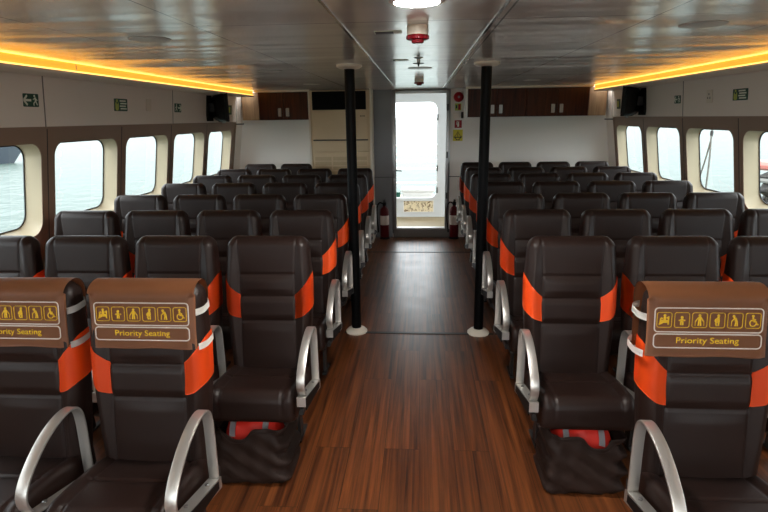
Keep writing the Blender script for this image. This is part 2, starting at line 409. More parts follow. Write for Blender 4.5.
# wall behind the camera with unseen windows added to light the seat fronts
b = B(); FWX = [(-2.35, -1.25), (-1.15, -.05), (.05, 1.15), (1.25, 2.35)]
box(b, -XW-.3, XW+.3, YF-.08, YF, 0, .80); box(b, -XW-.3, XW+.3, YF-.08, YF, 1.80, 2.12)
xe = [-XW-.3]+[v for p in FWX for v in p]+[XW+.3]
for k in range(0, len(xe), 2): box(b, xe[k], xe[k+1], YF-.08, YF, .80, 1.80)
struct(obj('wall_front', b, M['wall']))
for k, (x0, x1) in enumerate(FWX):
    b = B(); ring_prism(b, [(x0, .80), (x1, .80), (x1, 1.80), (x0, 1.80)], [(x0+.03, .83), (x1-.03, .83), (x1-.03, 1.77), (x0+.03, 1.77)], lambda x, z: (x, YF-.06, z), lambda x, z: (x, YF-.03, z))
    w = obj('window_%d' % (17+k), b, M['cream']); struct(w)
    b = B(); b.faces.new([b.verts.new((x, YF-.045, z)) for x, z in ((x0+.03, .83), (x1-.03, .83), (x1-.03, 1.77), (x0+.03, 1.77))]); obj('window_glass', b, M['glass'], w)
# darker grey panel beside the door, panel joints and the dark sill step
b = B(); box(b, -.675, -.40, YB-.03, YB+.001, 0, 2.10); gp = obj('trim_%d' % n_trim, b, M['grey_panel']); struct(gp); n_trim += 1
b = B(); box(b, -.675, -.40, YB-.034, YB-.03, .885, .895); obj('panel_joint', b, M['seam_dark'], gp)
b = B(); box(b, .42, 2.5, YB-.004, YB+.001, .885, .895); struct(obj('trim_%d' % n_trim, b, M['seam_dark'])); n_trim += 1
b = B(); box(b, -.39, .55, YB-.035, YB+.002, 0, .122, .006); struct(obj('baseboard_back', b, M['sill_grey'])); 
b = B(); box(b, -.675, -.655, YB-.40, YB-.03, 0, 2.10); struct(obj('trim_%d' % n_trim, b, M['ivory'])); n_trim += 1
# steel door frame
dr = thing('door_1', None, None, (0, YB, 0)); struct(dr)
b = B(); yy0, yy1 = -.03, .09
box(b, DX0-.055, DX0, yy0, yy1, .06, DZ1+.05, .008); box(b, DX1, DX1+.055, yy0, yy1, .06, DZ1+.05, .008); box(b, DX0, DX1, yy0, yy1, DZ1, DZ1+.05, .008)
obj('door_frame', b, M['steel'], dr, angle=40)
b = B(); box(b, DX0, DX1, -.02, .09, DZ0-.012, DZ0+.006, .003); obj('door_sill', b, M['white_metal'], dr)
b = B(); lathe(b, [(.028, -.012), (.028, 0), (.024, .003)], (DX0-.03, -.045, .99), 20, 'Y')
tube(b, [(DX0-.03, -.03, .99), (DX0-.03, -.075, .99), (DX0-.02, -.09, .99), (DX0+.07, -.092, .985), (DX0+.085, -.09, .98)], .0085)
box(b, DX0-.05, DX0-.008, -.05, -.03, .80, .87, .006)
obj('door_handle', b, M['steel'], dr, angle=40)
b = B()
for z in (.62, 1.2, 1.85): box(b, DX1+.004, DX1+.03, -.045, -.03, z-.045, z+.045, .004)
obj('door_hinge', b, M['steel_dark'], dr)
b = B(); box(b, DX0+.03, DX1-.1, -.035, -.022, DZ1+.005, DZ1+.03, .004); box(b, DX1-.16, DX1-.05, -.045, -.022, DZ1-.002, DZ1+.035, .006); obj('door_closer', b, M['steel'], dr)
# floor joint strips
for y in (4.09, 6.82):
    b = B(); box(b, -.62 if y < 5 else -.8, .6 if y < 5 else .8, y-.018, y+.018, -.001, .004, .0015); struct(obj('trim_%d' % n_trim, b, M['sill_wood'])); n_trim += 1

# amber cove lights with their grey soffit ledge
for sg, nm in ((-1, 'port windows where the green arrow sign shows its tail'), (1, 'windows')):
    b = B()
    prism(b, [(2.26, 2.14), (2.26, 2.036), (2.246, 2.036), (2.246, 2.024), (2.258, 2.019), (XW, 2.019), (XW, 2.14)],
          lambda x, z: (sg*x, YF, z), lambda x, z: (sg*x, 7.40, z))
    s = obj('ceiling_soffit', b, M['wall']); struct(s)
    lab = 'long amber cove light along the ceiling on the %s side' % ('air conditioner' if sg < 0 else 'alarm bell')
    t = thing('cove_light', lab, 'light', (0, 0, 0), 0, 'amber cove lights')
    def strip(name, z0, z1, x0, x1, m):
        bm = B(); box(bm, *sorted((sg*x0, sg*x1)), YF+.05, 7.37, z0, z1); return obj(name, bm, m, t)
    strip('diffuser', 2.038, 2.098, 2.254, 2.2595, M['cove'])
    strip('light_strip', 2.037, 2.045, 2.2485, 2.2535, M['cove_line']); strip('light_strip', 2.0925, 2.0985, 2.2485, 2.2535, M['cove_line'])
    for y in (1.2, 3.55, 5.5):
        bm = B(); box(bm, *sorted((sg*2.2525, sg*2.2538)), y-.004, y+.004, 2.046, 2.092); obj('joint_cover', bm, M['ivory'], t)

# ------------------------------------------------------------------ poles
for x, lab in ((-.522, 'black steel pole with cream flanges beside the air conditioner side seats'), (.480, 'black steel pole with cream flanges beside the alarm bell side seats')):
    t = thing('support_pole', lab, 'pole', (x, 4.112, 0), 0, 'black aisle poles')
    b = B(); tube(b, [(0, 0, .01), (0, 0, ZC-.01)], .0385, 28); obj('pole_shaft', b, M['pole'], t, angle=40)
    b = B(); lathe(b, [(.088, 0), (.088, .012), (.07, .03), (.046, .04), (.0405, .042)]); obj('floor_flange', b, M['ivory'], t, angle=40)
    b = B(); lathe(b, [(.0405, ZC-.03), (.075, ZC-.026), (.094, ZC-.014), (.094, ZC)]); obj('ceiling_flange', b, M['ivory'], t, angle=40)

# ------------------------------------------------------------------ passenger seats
def yc(z): return -(1.14-z)*.122-.048
def half_w(z):
    w = .205 + .024*max(0, min(1, (z-.42)/.38)) - .016*max(0, min(1, (z-.92)/.2))
    r = .055; zt = 1.14
    if z > zt-r: w -= r*(1-math.sqrt(max(0, 1-((z-(zt-r))/r)**2)))*.9
    if z < .40: w -= .03*((.40-z)/.04)**2
    return w*.975
def half_d(z):
    d = .052; r = .046; zt = 1.14
    if z > zt-r: d *= math.sqrt(max(0.0004, 1-((z-(zt-r))/r)**2))
    if z < .40: d *= math.sqrt(max(.1, 1-((.40-z)/.045)**2))
    return d
NF = 76
def g(x, w): return math.exp(-(x/w)**2)
def sst(a, b_, x): t = max(0, min(1, (x-a)/(b_-a))); return t*t*(3-2*t)
def relief(x, z):
    ax = abs(x)
    e = 0.0
    side = .142 + .010*sst(.95, 1.12, z)
    e += .020*sst(side-.005, side+.05, ax)*sst(.36, .6, z)*(1-.55*sst(.95, 1.1, z))     # side bolsters
    e -= .0055*g(ax-side, .0042)*sst(.37, .42, z)                                      # vertical seams
    inn = 1-sst(side-.004, side+.004, ax)
    for zz in (.955, .842, .715): e -= .006*g(z-zz, .0048)*inn
    e += .010*sst(.85, .885, z)*(1-sst(.915, .95, z))*inn*(1-(x/.15)**2)                # neck pad
    e += .007*sst(.72, .75, z)*(1-sst(.81, .84, z))*inn
    e += .008*sst(.42, .55, z)*(1-sst(.66, .71, z))*inn*(1-(x/.16)**2)
    e -= .004*g(z-(1.085-.6*x*x), .004)*0
    return e*min(1, half_d(z)/.052)
def section(z):
    w, d, y0 = half_w(z), half_d(z), yc(z); r = min(.036, d*.85)
    out = []
    for k in range(NF+1):
        x = (w-r)*(-1+2*k/NF); out.append((x, y0-d-relief(x, z)*(1-.0)*min(1, (w-abs(x))/.03), z))
    for k in range(1, 7):
        a = R(-90+90*k/7); e = relief(w-r, z)*min(1, r/.03)*(1-k/7.); out.append((w-r+r*math.cos(a), y0-d+r+r*math.sin(a)-e, z))
    for k in range(5): out.append((w, y0-(d-r)+2*(d-r)*k/4, z))
    for k in range(1, 7):
        a = R(90*k/7); out.append((w-r+r*math.cos(a), y0+d-r+r*math.sin(a), z))
    for k in range(13): out.append(((w-r)*(1-2*k/12), y0+d, z))
    for k in range(1, 7):
        a = R(90+90*k/7); out.append((-w+r+r*math.cos(a), y0+d-r+r*math.sin(a), z))
    for k in range(5): out.append((-w, y0+(d-r)-2*(d-r)*k/4, z))
    for k in range(1, 7):
        a = R(180+90*k/7); e = relief(w-r, z)*min(1, r/.03)*(k/7.); out.append((-w+r+r*math.cos(a), y0-d+r+r*math.sin(a)-e, z))
    return out
zs = [.36, .362, .367, .375, .388, .40] + [.40+.0065*k for k in range(1, 107)]
zs = [z for z in zs if z < 1.092] + [1.14-.046*(1-math.sin(R(90*k/12))) for k in range(0, 13)]
def backrest_bm():
    bm = B(); loft(bm, [section(z) for z in zs]); return bm
NSEC = len(section(.8))
def surf(i, z, off):
    s = section(z); n = len(s)
    p = Vector(s[i % n]); a = Vector(s[(i-1) % n]); c = Vector(s[(i+1) % n])
    t = (c-a); nr = Vector((t.y, -t.x, 0)).normalized()
    return p+nr*off
def side_panel_bm(sg):
    """orange wing: front from x=.14 round the side to the back corner"""
    cols = [i for i in range(NF+1)] + list(range(NF+1, NF+1+6+5+6))
    bm = B(); rows = []; use = []
    for i in cols:
        x = section(.8)[i][0]
        if i <= NF and x < .139: continue
        use.append(i)
    nv = 26
    for v in range(nv+1):
        row = []
        for i in use:
            x = min(section(.8)[i][0], .225); t = (x-.139)/(.225-.139)
            zt = .848 + .105*t - .01*math.sin(math.pi*t); zb = .726 + .052*t - .008*math.sin(math.pi*t)
            if i > NF+8: zt += .012*(i-NF-8)/9; zb += .012*(i-NF-8)/9
            z = zb+(zt-zb)*v/nv
            p = surf(i, z, .0022)
            row.append(bm.verts.new((sg*p.x, p.y, p.z)))
        rows.append(row)
    for a, c in zip(rows, rows[1:]):
        for k in range(len(use)-1): bm.faces.new((a[k], a[k+1], c[k+1], c[k]))
    # turn the border in so that the panel has an edge
    bmesh.ops.solidify(bm, geom=list(bm.faces), thickness=.0018)
    return bm
def cushion_bm():
    bm = B(); secs = []
    W2 = .207
    nx = 60
    xs = [-W2+W2*2*k/nx for k in range(nx+1)]
    xs = [-W2, -W2+.0015, -W2+.005, -W2+.012, -W2+.02] + [x for x in xs if abs(x) < W2-.024] + [W2-.02, W2-.012, W2-.005, W2-.0015, W2]
    for x in xs:
        ex = max(0, abs(x)-(W2-.03)); ins = .03-math.sqrt(max(0, .03**2-ex**2))
        side = sst(.14, .19, abs(x))
        pts = []
        yf, yb = -.535+ins*.7, -.105-ins*.3
        zb = .352+ins*.6
        def top(y):
            t = (y+.535)/.43
            z = .508-.055*t + .012*math.sin(math.pi*min(1, max(0, t)))+.010*side
            z -= .006*g(abs(x)-.148, .0045)*(1 if y > -.50 else .7)
            z -= .0065*g(y+.335+.10*x*x, .005)*(1-side)
            z -= .006*(1-abs(x)/.22)*sst(-.335, -.2, y)
            return z-ins
        # top from back to front
        for k in range(46):
            y = yb+(yf+.06-yb)*k/45; pts.append((x, y, top(y)))
        zt = top(yf+.06); r = .06
        for k in range(1, 12):
            a = R(90+90*k/12); gr = .004*g(abs(x)-.148, .0045)
            pts.append((x, yf+r+(r-gr)*math.cos(a), zt-r+(r-gr)*math.sin(a)))
        r2 = .035
        for k in range(0, 7):
            a = R(180+90*k/6); pts.append((x, yf+r2+r2*math.cos(a), zb+r2+r2*math.sin(a)))
        for k in range(1, 8): pts.append((x, yf+r2+(yb-.02-yf-r2)*k/8, zb))
        for k in range(0, 4): pts.append((x, yb-.02+.02*k/3, zb+.03*k/3))
        secs.append(pts)
    loft(bm, secs); return bm
LOOP = [(-.205, .418), (-.204, .50), (-.203, .595), (-.205, .652), (-.214, .690), (-.236, .715), (-.270, .724), (-.316, .720), (-.366, .705), (-.417, .680),
        (-.464, .647), (-.502, .612), (-.525, .578), (-.530, .548), (-.521, .519), (-.503, .490)]
def catmull(pts, n=5):
    P = [pts[0]]+pts+[pts[-1]]; out = []
    for i in range(1, len(P)-2):
        for k in range(n):
            t = k/n; a, b_, c, d = P[i-1], P[i], P[i+1], P[i+2]
            out.append(tuple(.5*((2*b_[j])+(-a[j]+c[j])*t+(2*a[j]-5*b_[j]+4*c[j]-d[j])*t*t+(-a[j]+3*b_[j]-3*c[j]+d[j])*t**3) for j in range(len(a))))
    out.append(pts[-1]); return out
def armrest_bm(sx):
    bm = B(); pts = catmull(LOOP, 4); secs = []
    hw, th = .0195, .0048
    for i, p in enumerate(pts):
        a, c = pts[max(0, i-1)], pts[min(len(pts)-1, i+1)]
        ty, tz = c[0]-a[0], c[1]-a[1]; L = math.hypot(ty, tz); ny, nz = -tz/L, ty/L
        sec = []
        for u, v in rrect(0, 0, 2*hw, 2*th, .003, 2): sec.append((sx+u, p[0]+ny*v, p[1]+nz*v))
        secs.append(sec)
    loft(bm, secs); return bm
def make_seat(side):
    """side +1: armrest on +x, -1: armrest on -x"""
    t = thing('passenger_seat', 'x', 'seat')
    obj('backrest', backrest_bm(), M['leather'], t, smooth=True)
    obj('side_panel', side_panel_bm(1), M['orange'], t, smooth=True)['label'] = 'orange vinyl side panel'
    obj('side_panel', side_panel_bm(-1), M['orange'], t, smooth=True)['label'] = 'orange vinyl side panel'
    obj('seat_cushion', cushion_bm(), M['leather'], t, smooth=True)
    b = B(); box(b, -.20, .20, -.46, -.10, .325, .350, .006); box(b, -.20, .20, -.075, -.045, .30, .352, .004)
    box(b, -.16, -.12, -.10, -.04, .325, .42, .004); box(b, .12, .16, -.10, -.04, .325, .42, .004)
    obj('seat_frame', b, M['steel_dark'], t)
    for s in (-1, 1):
        b = B(); x = s*.12
        prism(b, [(-.17, .33), (-.10, .33), (-.09, .012), (-.15, .012)], lambda y, z: (x-.008, y+.03, z), lambda y, z: (x+.008, y+.03, z))
        box(b, x-.014, x+.014, -.15, .02, 0, .014, .003)
        obj('leg', b, M['steel_dark'], t)
    sx = side*.2425
    obj('armrest', armrest_bm(sx), M['alu'], t, angle=40)['label'] = 'brushed aluminium loop armrest'
    b = B(); y0, y1 = -.535, -.19
    zt = lambda y: .496-.082*(y+.49)/.29 if y > -.49 else .496
    prism(b, [(y0, zt(y0)-.048), (y0, zt(y0)), (y1, zt(y1)), (y1, zt(y1)-.048)], lambda y, z: (sx-.0205, y, z), lambda y, z: (sx+.0205, y, z))
    rl = obj('arm_rail', b, M['alu'], t); rl['label'] = 'aluminium rail under the armrest'
    b = B(); xo = sx+side*.0212
    prism(b, [(y0+.004, zt(y0)-.066), (y0+.004, zt(y0)-.004), (y1-.03, zt(y1)+.0), (y1-.03, zt(y1)-.03)], lambda y, z: (xo-.0018, y, z), lambda y, z: (xo+.0018, y, z))
    obj('rail_cover', b, M['black_plastic'], rl)['label'] = 'black plastic rail side cover'
    for y in (-.44, -.27):
        b = B(); lathe(b, [(.008, 0), (.008, .003), (.004, .005)], (sx, y, zt(y)), 12); obj('bolt', b, M['steel'], rl, angle=40)
    b = B(); box(b, *sorted((side*.19, side*.223)), -.42, -.30, .335, .37, .003); obj('rail_bracket', b, M['steel_dark'], rl)
    return t
protoL = make_seat(1)
protoR = make_seat(-1)
ORD = ['first', 'second', 'third', 'fourth', 'fifth', 'sixth', 'seventh', 'eighth']
ROWY = [1.89, 2.680, 3.475, 4.225, 5.01, 5.74, 6.45, 7.19]
used = {}
def put_seat(side, x, y, label):
    p = protoL if side > 0 else protoR
    if side in used: o = copy_tree(p)
    else: o = p; used[side] = 1
    o.location = (x, y, 0); o['label'] = label; o['group'] = 'ferry seats with orange side panels'
    o.rotation_euler = (0, 0, R(random.uniform(-.15, .15)))
    return o
POS = ['aisle seat', 'second seat from aisle', 'third seat from aisle', 'window seat']
LX = [-.778-.489*k for k in range(4)]; RX = [.757+.486*k for k in range(4)]
LX = [-.778, -1.267, -1.756, -2.245]; RX = [.748, 1.236, 1.724, 2.212]
for r in range(1, 7):
    for k in range(4):
        put_seat(1, LX[k]-(.014 if r == 3 else 0)-(.0 if r < 2 else .004*k), ROWY[r], 'dark leather ferry seat, %s of the %s row, air conditioner side' % (POS[k], ORD[r]))
for k, x in ((2, -1.66), (3, -2.15)):
    put_seat(1, x, ROWY[7], 'dark leather ferry seat in the last row beside air conditioner, %s' % ('next to the cabinet' if k == 2 else 'at the window'))
for r in range(1, 8):
    for k in range(4):
        if r == 1 and k == 3: continue
        put_seat(-1, RX[k]+(.004*k if r > 1 else 0), ROWY[r], 'dark leather ferry seat, %s of the %s row, alarm bell side' % (POS[k], ORD[r]))
P1 = [(1, -1.013, 'dark leather priority seat in the first row, nearer the aisle, air conditioner side'),
      (1, -1.502, 'dark leather priority seat in the first row, cut by the picture edge'),
      (-1, 1.005, 'dark leather priority seat in the first row on the alarm bell side')]
for sd, x, lab in P1:
    o = put_seat(sd, x, 1.89, lab); o.rotation_euler = (0, 0, 0)

# ------------------------------------------------------------------ priority covers
def fy(z): return yc(z)-.052-.0225         # front plane of the cover (local)
SL = .122
def pf(h):
    """map (x, z) on the cover front; h = height above it"""
    return lambda x, z: (x, fy(z)-h*.9926, z+h*.121)
def cover_bm():
    path = []
    for k in range(22): z = .912+(1.088-.912)*k/21; path.append((fy(z), z))
    ctop = (yc(1.088), 1.088); rf, rb, rz = ctop[0]-fy(1.088), .058, .064
    for k in range(1, 24):
        a = math.pi*k/24; c = math.cos(a); path.append((ctop[0]-(rf if c > 0 else rb)*c, 1.088+rz*math.sin(a)**.8))
    for k in range(18): z = 1.088-(1.088-.90)*k/17; path.append((yc(z)+.058, z))
    bm = B(); rows = []
    nx = 44
    for k in range(nx+1):
        x = -.200+.400*k/nx
        row = []
        for j, (y, z) in enumerate(path):
            t = 1-j/21 if j < 22 else 0
            wob = (.003*math.sin(9*x+1.5)+.002*math.sin(31*x))*max(0, t) ; lip = .010*sst(.17, .200, abs(x))
            edge = .004*math.sin(6*z*3+x)*sst(.16, .200, abs(x))
            xx = x*(1-.012*math.sin(math.pi*min(1, j/22.)))
            row.append(bm.verts.new((xx, y+(lip if j < 24 else -lip*.5)+edge*.4, z+wob*.8)))
        rows.append(row)
    for a, c in zip(rows, rows[1:]):
        for k in range(len(path)-1): bm.faces.new((a[k], a[k+1], c[k+1], c[k]))
    bmesh.ops.solidify(bm, geom=list(bm.faces), thickness=.003)
    return bm
def strap_bm(sg, z0, h):
    bm = B(); rows = []
    use = list(range(NF+2, NF+1+6+5+6+1))
    for z in (z0, z0+h*.5, z0+h):
        row = []
        for i in use:
            p = surf(i, z+.012*(i-NF)/18., .0022); row.append(bm.verts.new((sg*p.x, p.y, p.z)))
        rows.append(row)
    for a, c in zip(rows, rows[1:]):
        for k in range(len(use)-1): bm.faces.new((a[k], a[k+1], c[k+1], c[k]))
    bmesh.ops.solidify(bm, geom=list(bm.faces), thickness=.0015); return bm
def figure(kind):
    D, Sg = disc, seg2
    if kind == 0: return [D(.02, .30, .09), [(-.06, .2), (.10, .2), (.13, -.12), (-.08, -.12)], [(-.30, -.02), (.30, -.02), (.30, -.20), (-.30, -.20)], Sg(-.30, -.30, -.24, .12, .08), Sg(.26, -.32, .28, .24, .09), D(-.18, .10, .07), Sg(-.36, -.32, -.1, -.2, .08), D(.2, .14, .06)]
    if kind == 1: return [D(0, .18, .10), [(-.10, .06), (.10, .06), (.09, -.14), (-.09, -.14)], Sg(-.22, -.02, .22, -.02, .08), Sg(-.06, -.12, -.07, -.34, .09), Sg(.06, -.12, .07, -.34, .09)]
    if kind == 2: return [D(0, .32, .09), [(-.11, .22), (.11, .22), (.09, -.08), (-.09, -.08)], Sg(-.09, .18, -.26, -.08, .07), Sg(.09, .18, .26, -.08, .07), Sg(-.05, -.06, -.08, -.38, .085), Sg(.05, -.06, .08, -.38, .085), Sg(-.28, -.08, -.28, -.38, .03), Sg(.28, -.08, .28, -.38, .03)]
    if kind == 3: return [D(.06, .32, .09), [(-.02, .22), (.12, .22), (.16, -.06), (-.06, -.10)], D(-.08, -.02, .11), Sg(.02, .18, -.16, .04, .06), Sg(.0, -.08, -.12, -.24, .10), Sg(-.10, -.22, -.04, -.38, .08), Sg(.10, -.08, .08, -.38, .09)]
    if kind == 4: return [D(-.10, .28, .09), [(-.12, .18), (.06, .20), (.16, -.04), (.02, -.10)], Sg(-.06, .12, -.20, -.04, .06), Sg(-.22, .0, -.24, -.38, .035), Sg(.06, -.06, .0, -.38, .08), Sg(.12, -.06, .16, -.38, .08), Sg(.0, .1, .02, -.1, .07)]
    return [D(-.02, .32, .085), Sg(-.02, .22, .02, -.06, .11), Sg(0, .08, .18, .08, .06), Sg(.0, -.05, .20, -.06, .09), Sg(.19, -.04, .28, -.26, .08), Sg(.26, -.26, .36, -.24, .06)]
def text_mesh(body, size, name):
    cu = bpy.data.curves.new(name, 'FONT'); cu.body = body; cu.size = size; cu.align_x = 'CENTER'; cu.extrude = 0; cu.resolution_u = 3; cu.offset = size*.006
    o = bpy.data.objects.new(name, cu); COL.objects.link(o)
    dg = bpy.context.evaluated_depsgraph_get(); dg.update()
    me = bpy.data.meshes.new_from_object(o.evaluated_get(dg)); bpy.data.objects.remove(o); return me
def make_cover():
    t = thing('headrest_cover', 'x', 'seat cover')
    obj('cover_sheet', cover_bm(), M['cover'], t, smooth=True)
    for sg in (-1, 1):
        obj('strap', strap_bm(sg, 1.030, .024), M['strap'], t, smooth=True)['label'] = 'white elastic strap'
        obj('strap', strap_bm(sg, .905, .024), M['strap'], t, smooth=True)['label'] = 'white elastic strap'
    cx = 0.0; f0, f1 = pf(.0005), pf(.0022)
    def frame(z0, z1, name):
        b = B(); w = .356; h = z1-z0
        ring_prism(b, rrect(cx, (z0+z1)/2, w, h, .014), rrect(cx, (z0+z1)/2, w-.007, h-.007, .0105), f0, f1)
        o = obj(name, b, M['print_white'], t); o['label'] = 'pale printed outline'; return o
    frame(.999, 1.085, 'printed_frame'); frame(.944, .995, 'printed_frame')
    for k in range(6):
        px, pz, s = cx-.1445+.0578*k, 1.042, .050
        b = B(); ring_prism(b, rrect(px, pz, s, s*1.06, .008), rrect(px, pz, s-.0034, s*1.06-.0034, .0065), f0, f1)
        for poly in figure(k): prism(b, [(px+q[0]*s, pz+q[1]*s) for q in poly], f0, f1)
        if k == 5:
            ring_prism(b, disc(px+.0*s, pz-.16*s, .24*s, 28), disc(px, pz-.16*s, .18*s, 28), f0, f1)
        o = obj('priority_icon', b, M['yellow'], t)
        o['label'] = 'yellow square icon of ' + ['a seated adult with infant', 'a child', 'a person with crutches', 'a pregnant person', 'a stooped person with cane', 'a wheelchair user'][k]
    me = text_mesh('Priority Seating', .0300, 'lettering')
    fm = pf(.0022)
    for v in me.vertices: v.co = Vector(fm(v.co.x*1.12+cx, v.co.y+.962))
    me.materials.clear()
    o = link('lettering', me, M['yellow'], t); o['label'] = 'yellow words Priority Seating'
    return t
cv0 = make_cover()
for i, (sd, x, lab) in enumerate(P1):
    o = cv0 if i == 0 else copy_tree(cv0)
    o.location = (x+(.004 if sd > 0 else -.03), 1.89, 0)
    o['label'] = ['brown Priority Seating cover draped over the first row seat nearer the aisle, air conditioner side',
                  'brown Priority Seating cover cut off by the picture edge, beside another priority cover',
                  'brown Priority Seating cover standing alone on the alarm bell side'][i]
    o['group'] = 'priority seating headrest covers'

# ------------------------------------------------------------------ life jacket pouches under the second row aisle seats
def noise2(x, y): return math.sin(x*1.7+y*2.3)+.6*math.sin(3.1*x-1.9*y+1.3)+.4*math.sin(5.3*x+4.1*y+.7)
def pouch(x, y, mirror, lab, lab2):
    t = thing('life_jacket_pouch', lab, 'pouch', (x, y, 0), 0, 'dark pouches under the second row seats')
    bm = B(); secs = []; out = rrect(0, -.345, .352, .28, .05, 6)
    # finer plan outline
    fine = []
    for i in range(len(out)):
        a, c = out[i], out[(i+1) % len(out)]; L = math.hypot(c[0]-a[0], c[1]-a[1]); n = max(1, int(L/.012))
        for k in range(n): fine.append((a[0]+(c[0]-a[0])*k/n, a[1]+(c[1]-a[1])*k/n))
    nz = 26
    cxn = -.05*mirror
    for j in range(nz+1):
        u = j/nz; sec = []
        for (px, py) in fine:
            top = .316
            if py < -.43: top -= .012+.056*math.exp(-((px-cxn)/.060)**4)
            z = top*u
            bulge = .010*math.sin(math.pi*min(1, u*1.0))-.012*u
            s = 1+bulge/.2
            corner = g(abs(px)-.17, .05)
            wr = .0075*noise2(px*24+z*9, z*22)*(.45+corner) + .009*corner*math.sin(z*75+px*30)
            d = Vector((px, py+.345)).normalized()
            bot = .02*max(0, 1-u*8)
            sec.append((px*s+d.x*(wr-bot), -.345+(py+.345)*s+d.y*(wr-bot), z+.002))
        secs.append(sec)
    rows = [[bm.verts.new(p) for p in s_] for s_ in secs]; n = len(fine)
    for a, c in zip(rows, rows[1:]):
        for k in range(n): bm.faces.new((a[k], a[(k+1) % n], c[(k+1) % n], c[k]))
    bm.faces.new(rows[0][::-1])
    bmesh.ops.recalc_face_normals(bm, faces=bm.faces)
    bmesh.ops.solidify(bm, geom=list(bm.faces), thickness=.003)
    obj('pouch_body', bm, M['pouch'], t, smooth=True)
    bm = B()
    # stitched hem just under the front rim
    pts = []
    for k in range(41):
        px = -.15+.30*k/40; top = .304-.056*math.exp(-((px-cxn)/.060)**4); pts.append((px, -.489, top-.012))
    tube(bm, pts, .0016, 6); obj('hem_stitching', bm, M['pouch'], t, smooth=True)
    # the folded jacket inside
    j_ = thing('life_jacket', lab2, 'life jacket', (x, y, 0), 0, 'red life jackets in pouches')
    bm = B(); secs = []
    for k in range(21):
        px = -.135+.27*k/20; e = math.sqrt(max(.05, 1-(abs(px)/.145)**6)); sec = []
        for q in range(28):
            a = 2*math.pi*q/28; c, s_ = math.cos(a), math.sin(a)
            yy = math.copysign(abs(c)**.55, c)*.104*e; zz = math.copysign(abs(s_)**.6, s_)*.148*e
            zz += .008*math.sin(px*38+1)*max(0, s_)+.004*math.sin(px*90+yy*60)
            sec.append((px, -.345+yy, .166+zz))
        secs.append(sec)
    loft(bm, secs); obj('jacket_body', bm, M['red_fabric'], j_, smooth=True)
    for k0 in (-.10, .06):
        bm = B(); secs = []
        for q in range(24):
            a = R(20+140*q/23); c, s_ = math.cos(a), math.sin(a)
            yy = math.copysign(abs(c)**.55, c)*.1065; zz = abs(s_)**.6*.1505
            for_x = [k0+.0*q, k0+.028]
            secs.append([(for_x[0], -.345+yy, .166+zz+.008*math.sin(for_x[0]*38+1)+.004), (for_x[1], -.345+yy, .166+zz+.008*math.sin(for_x[1]*38+1)+.004)])
        loft(bm, secs, closed=False, caps=False)
        bmesh.ops.solidify(bm, geom=list(bm.faces), thickness=.0015)
        obj('reflective_band', bm, M['reflective'], j_, smooth=True)['label'] = 'silver reflective band'
pouch(-.812, 2.655, 1, 'dark nylon pouch on the floor under second row aisle seat, air conditioner side', 'red life jacket folded in the pouch on the air conditioner side')
pouch(.765, 2.655, -1, 'dark nylon pouch on the floor under second row aisle seat, alarm bell side', 'red life jacket folded in the pouch on the alarm bell side')

# ------------------------------------------------------------------ end wall furniture
def cabinet(x0, x1, lab, zt=2.075, zb=1.712):
    yf = 7.40
    t = thing('overhead_cabinet', lab, 'cabinet', (0, 0, 0), 0, 'dark wood overhead cabinets')
    b = B(); box(b, x0, x1, yf+.02, YB-.002, zb, zt); obj('cabinet_body', b, M['cab_wood'], t)
    xm = (x0+x1)/2
    for a, c, s in ((x0+.004, xm-.004, 1), (xm+.004, x1-.004, -1)):
        b = B(); box(b, a, c, yf, yf+.02, zb+.004, zt-.004, .002); d = obj('door', b, M['cab_wood'], t)
        hx = (c-.05) if s > 0 else (a+.05)
        b = B(); box(b, hx-.022, hx+.022, yf-.004, yf, zb+.045, zb+.155, .004); ring_prism(b, rrect(hx, zb+.10, .044, .11, .012), rrect(hx, zb+.10, .028, .09, .008), lambda x, z: (x, yf-.004, z), lambda x, z: (x, yf-.012, z))
        obj('handle', b, M['steel'], d)['label'] = 'recessed chrome pull handle'
    return t
cabinet(-2.195, -1.515, 'dark wood two-door overhead cabinet between the amber light and air conditioner')
cabinet(.630, 1.392, 'dark wood two-door overhead cabinet behind the black pole')
cabinet(1.396, 2.20, 'dark wood two-door overhead cabinet under the end of the amber light')
for x0, x1 in ((-2.25, -1.51), (.602, 2.25)):
    b = B(); box(b, x0, x1, 7.385, YB, 2.077, 2.099); struct(obj('trim_%d' % n_trim, b, M['ivory'])); n_trim += 1
for sg, x0, x1 in ((-1, 2.20, 2.50), (1, 2.205, 2.50)):
    b = B(); prism(b, [(x0*sg, 7.41), (x0*sg, YB), (x1*sg, YB), (x1*sg, 7.62)], lambda x, y: (x, y, 1.712), lambda x, y: (x, y, 2.075))
    o = obj('filler_panel', b, M['side_wood']); struct(o)
b = B(); box(b, .602, .628, 7.39, YB, 1.70, 2.10); struct(obj('trim_%d' % n_trim, b, M['white_metal'])); n_trim += 1

# air conditioner
t = thing('air_conditioner', 'tall beige floor standing air conditioner with black outlet grille', 'air conditioner', (0, 0, 0))
x0, x1, yf = -1.495, -.675, 7.40
b = B(); box(b, x0, x1, yf+.015, YB-.002, 0, 2.09, .006); obj('body', b, M['beige'], t)
b = B(); box(b, x0+.035, x1-.055, yf+.0, yf+.02, 1.835, 2.075, .004); og = obj('outlet_grille', b, M['grille_dark'], t)
b = B()
for k in range(9): box(b, x0+.05, x1-.07, yf-.006, yf, 1.855+.024*k, 1.859+.024*k)
for k in range(5): box(b, x0+.05+.17*k, x0+.054+.17*k, yf-.004, yf, 1.845, 2.065)
obj('louver', b, M['grille_dark'], og)
b = B(); box(b, x0+.025, x1-.03, yf, yf+.02, 1.445, 1.825, .006); p = obj('front_panel', b, M['beige'], t)
b = B()
for k, w in enumerate((.016, .012, .018)): box(b, x1-.135+.022*k, x1-.135+.022*k+w, yf-.002, yf, 1.742, 1.756)
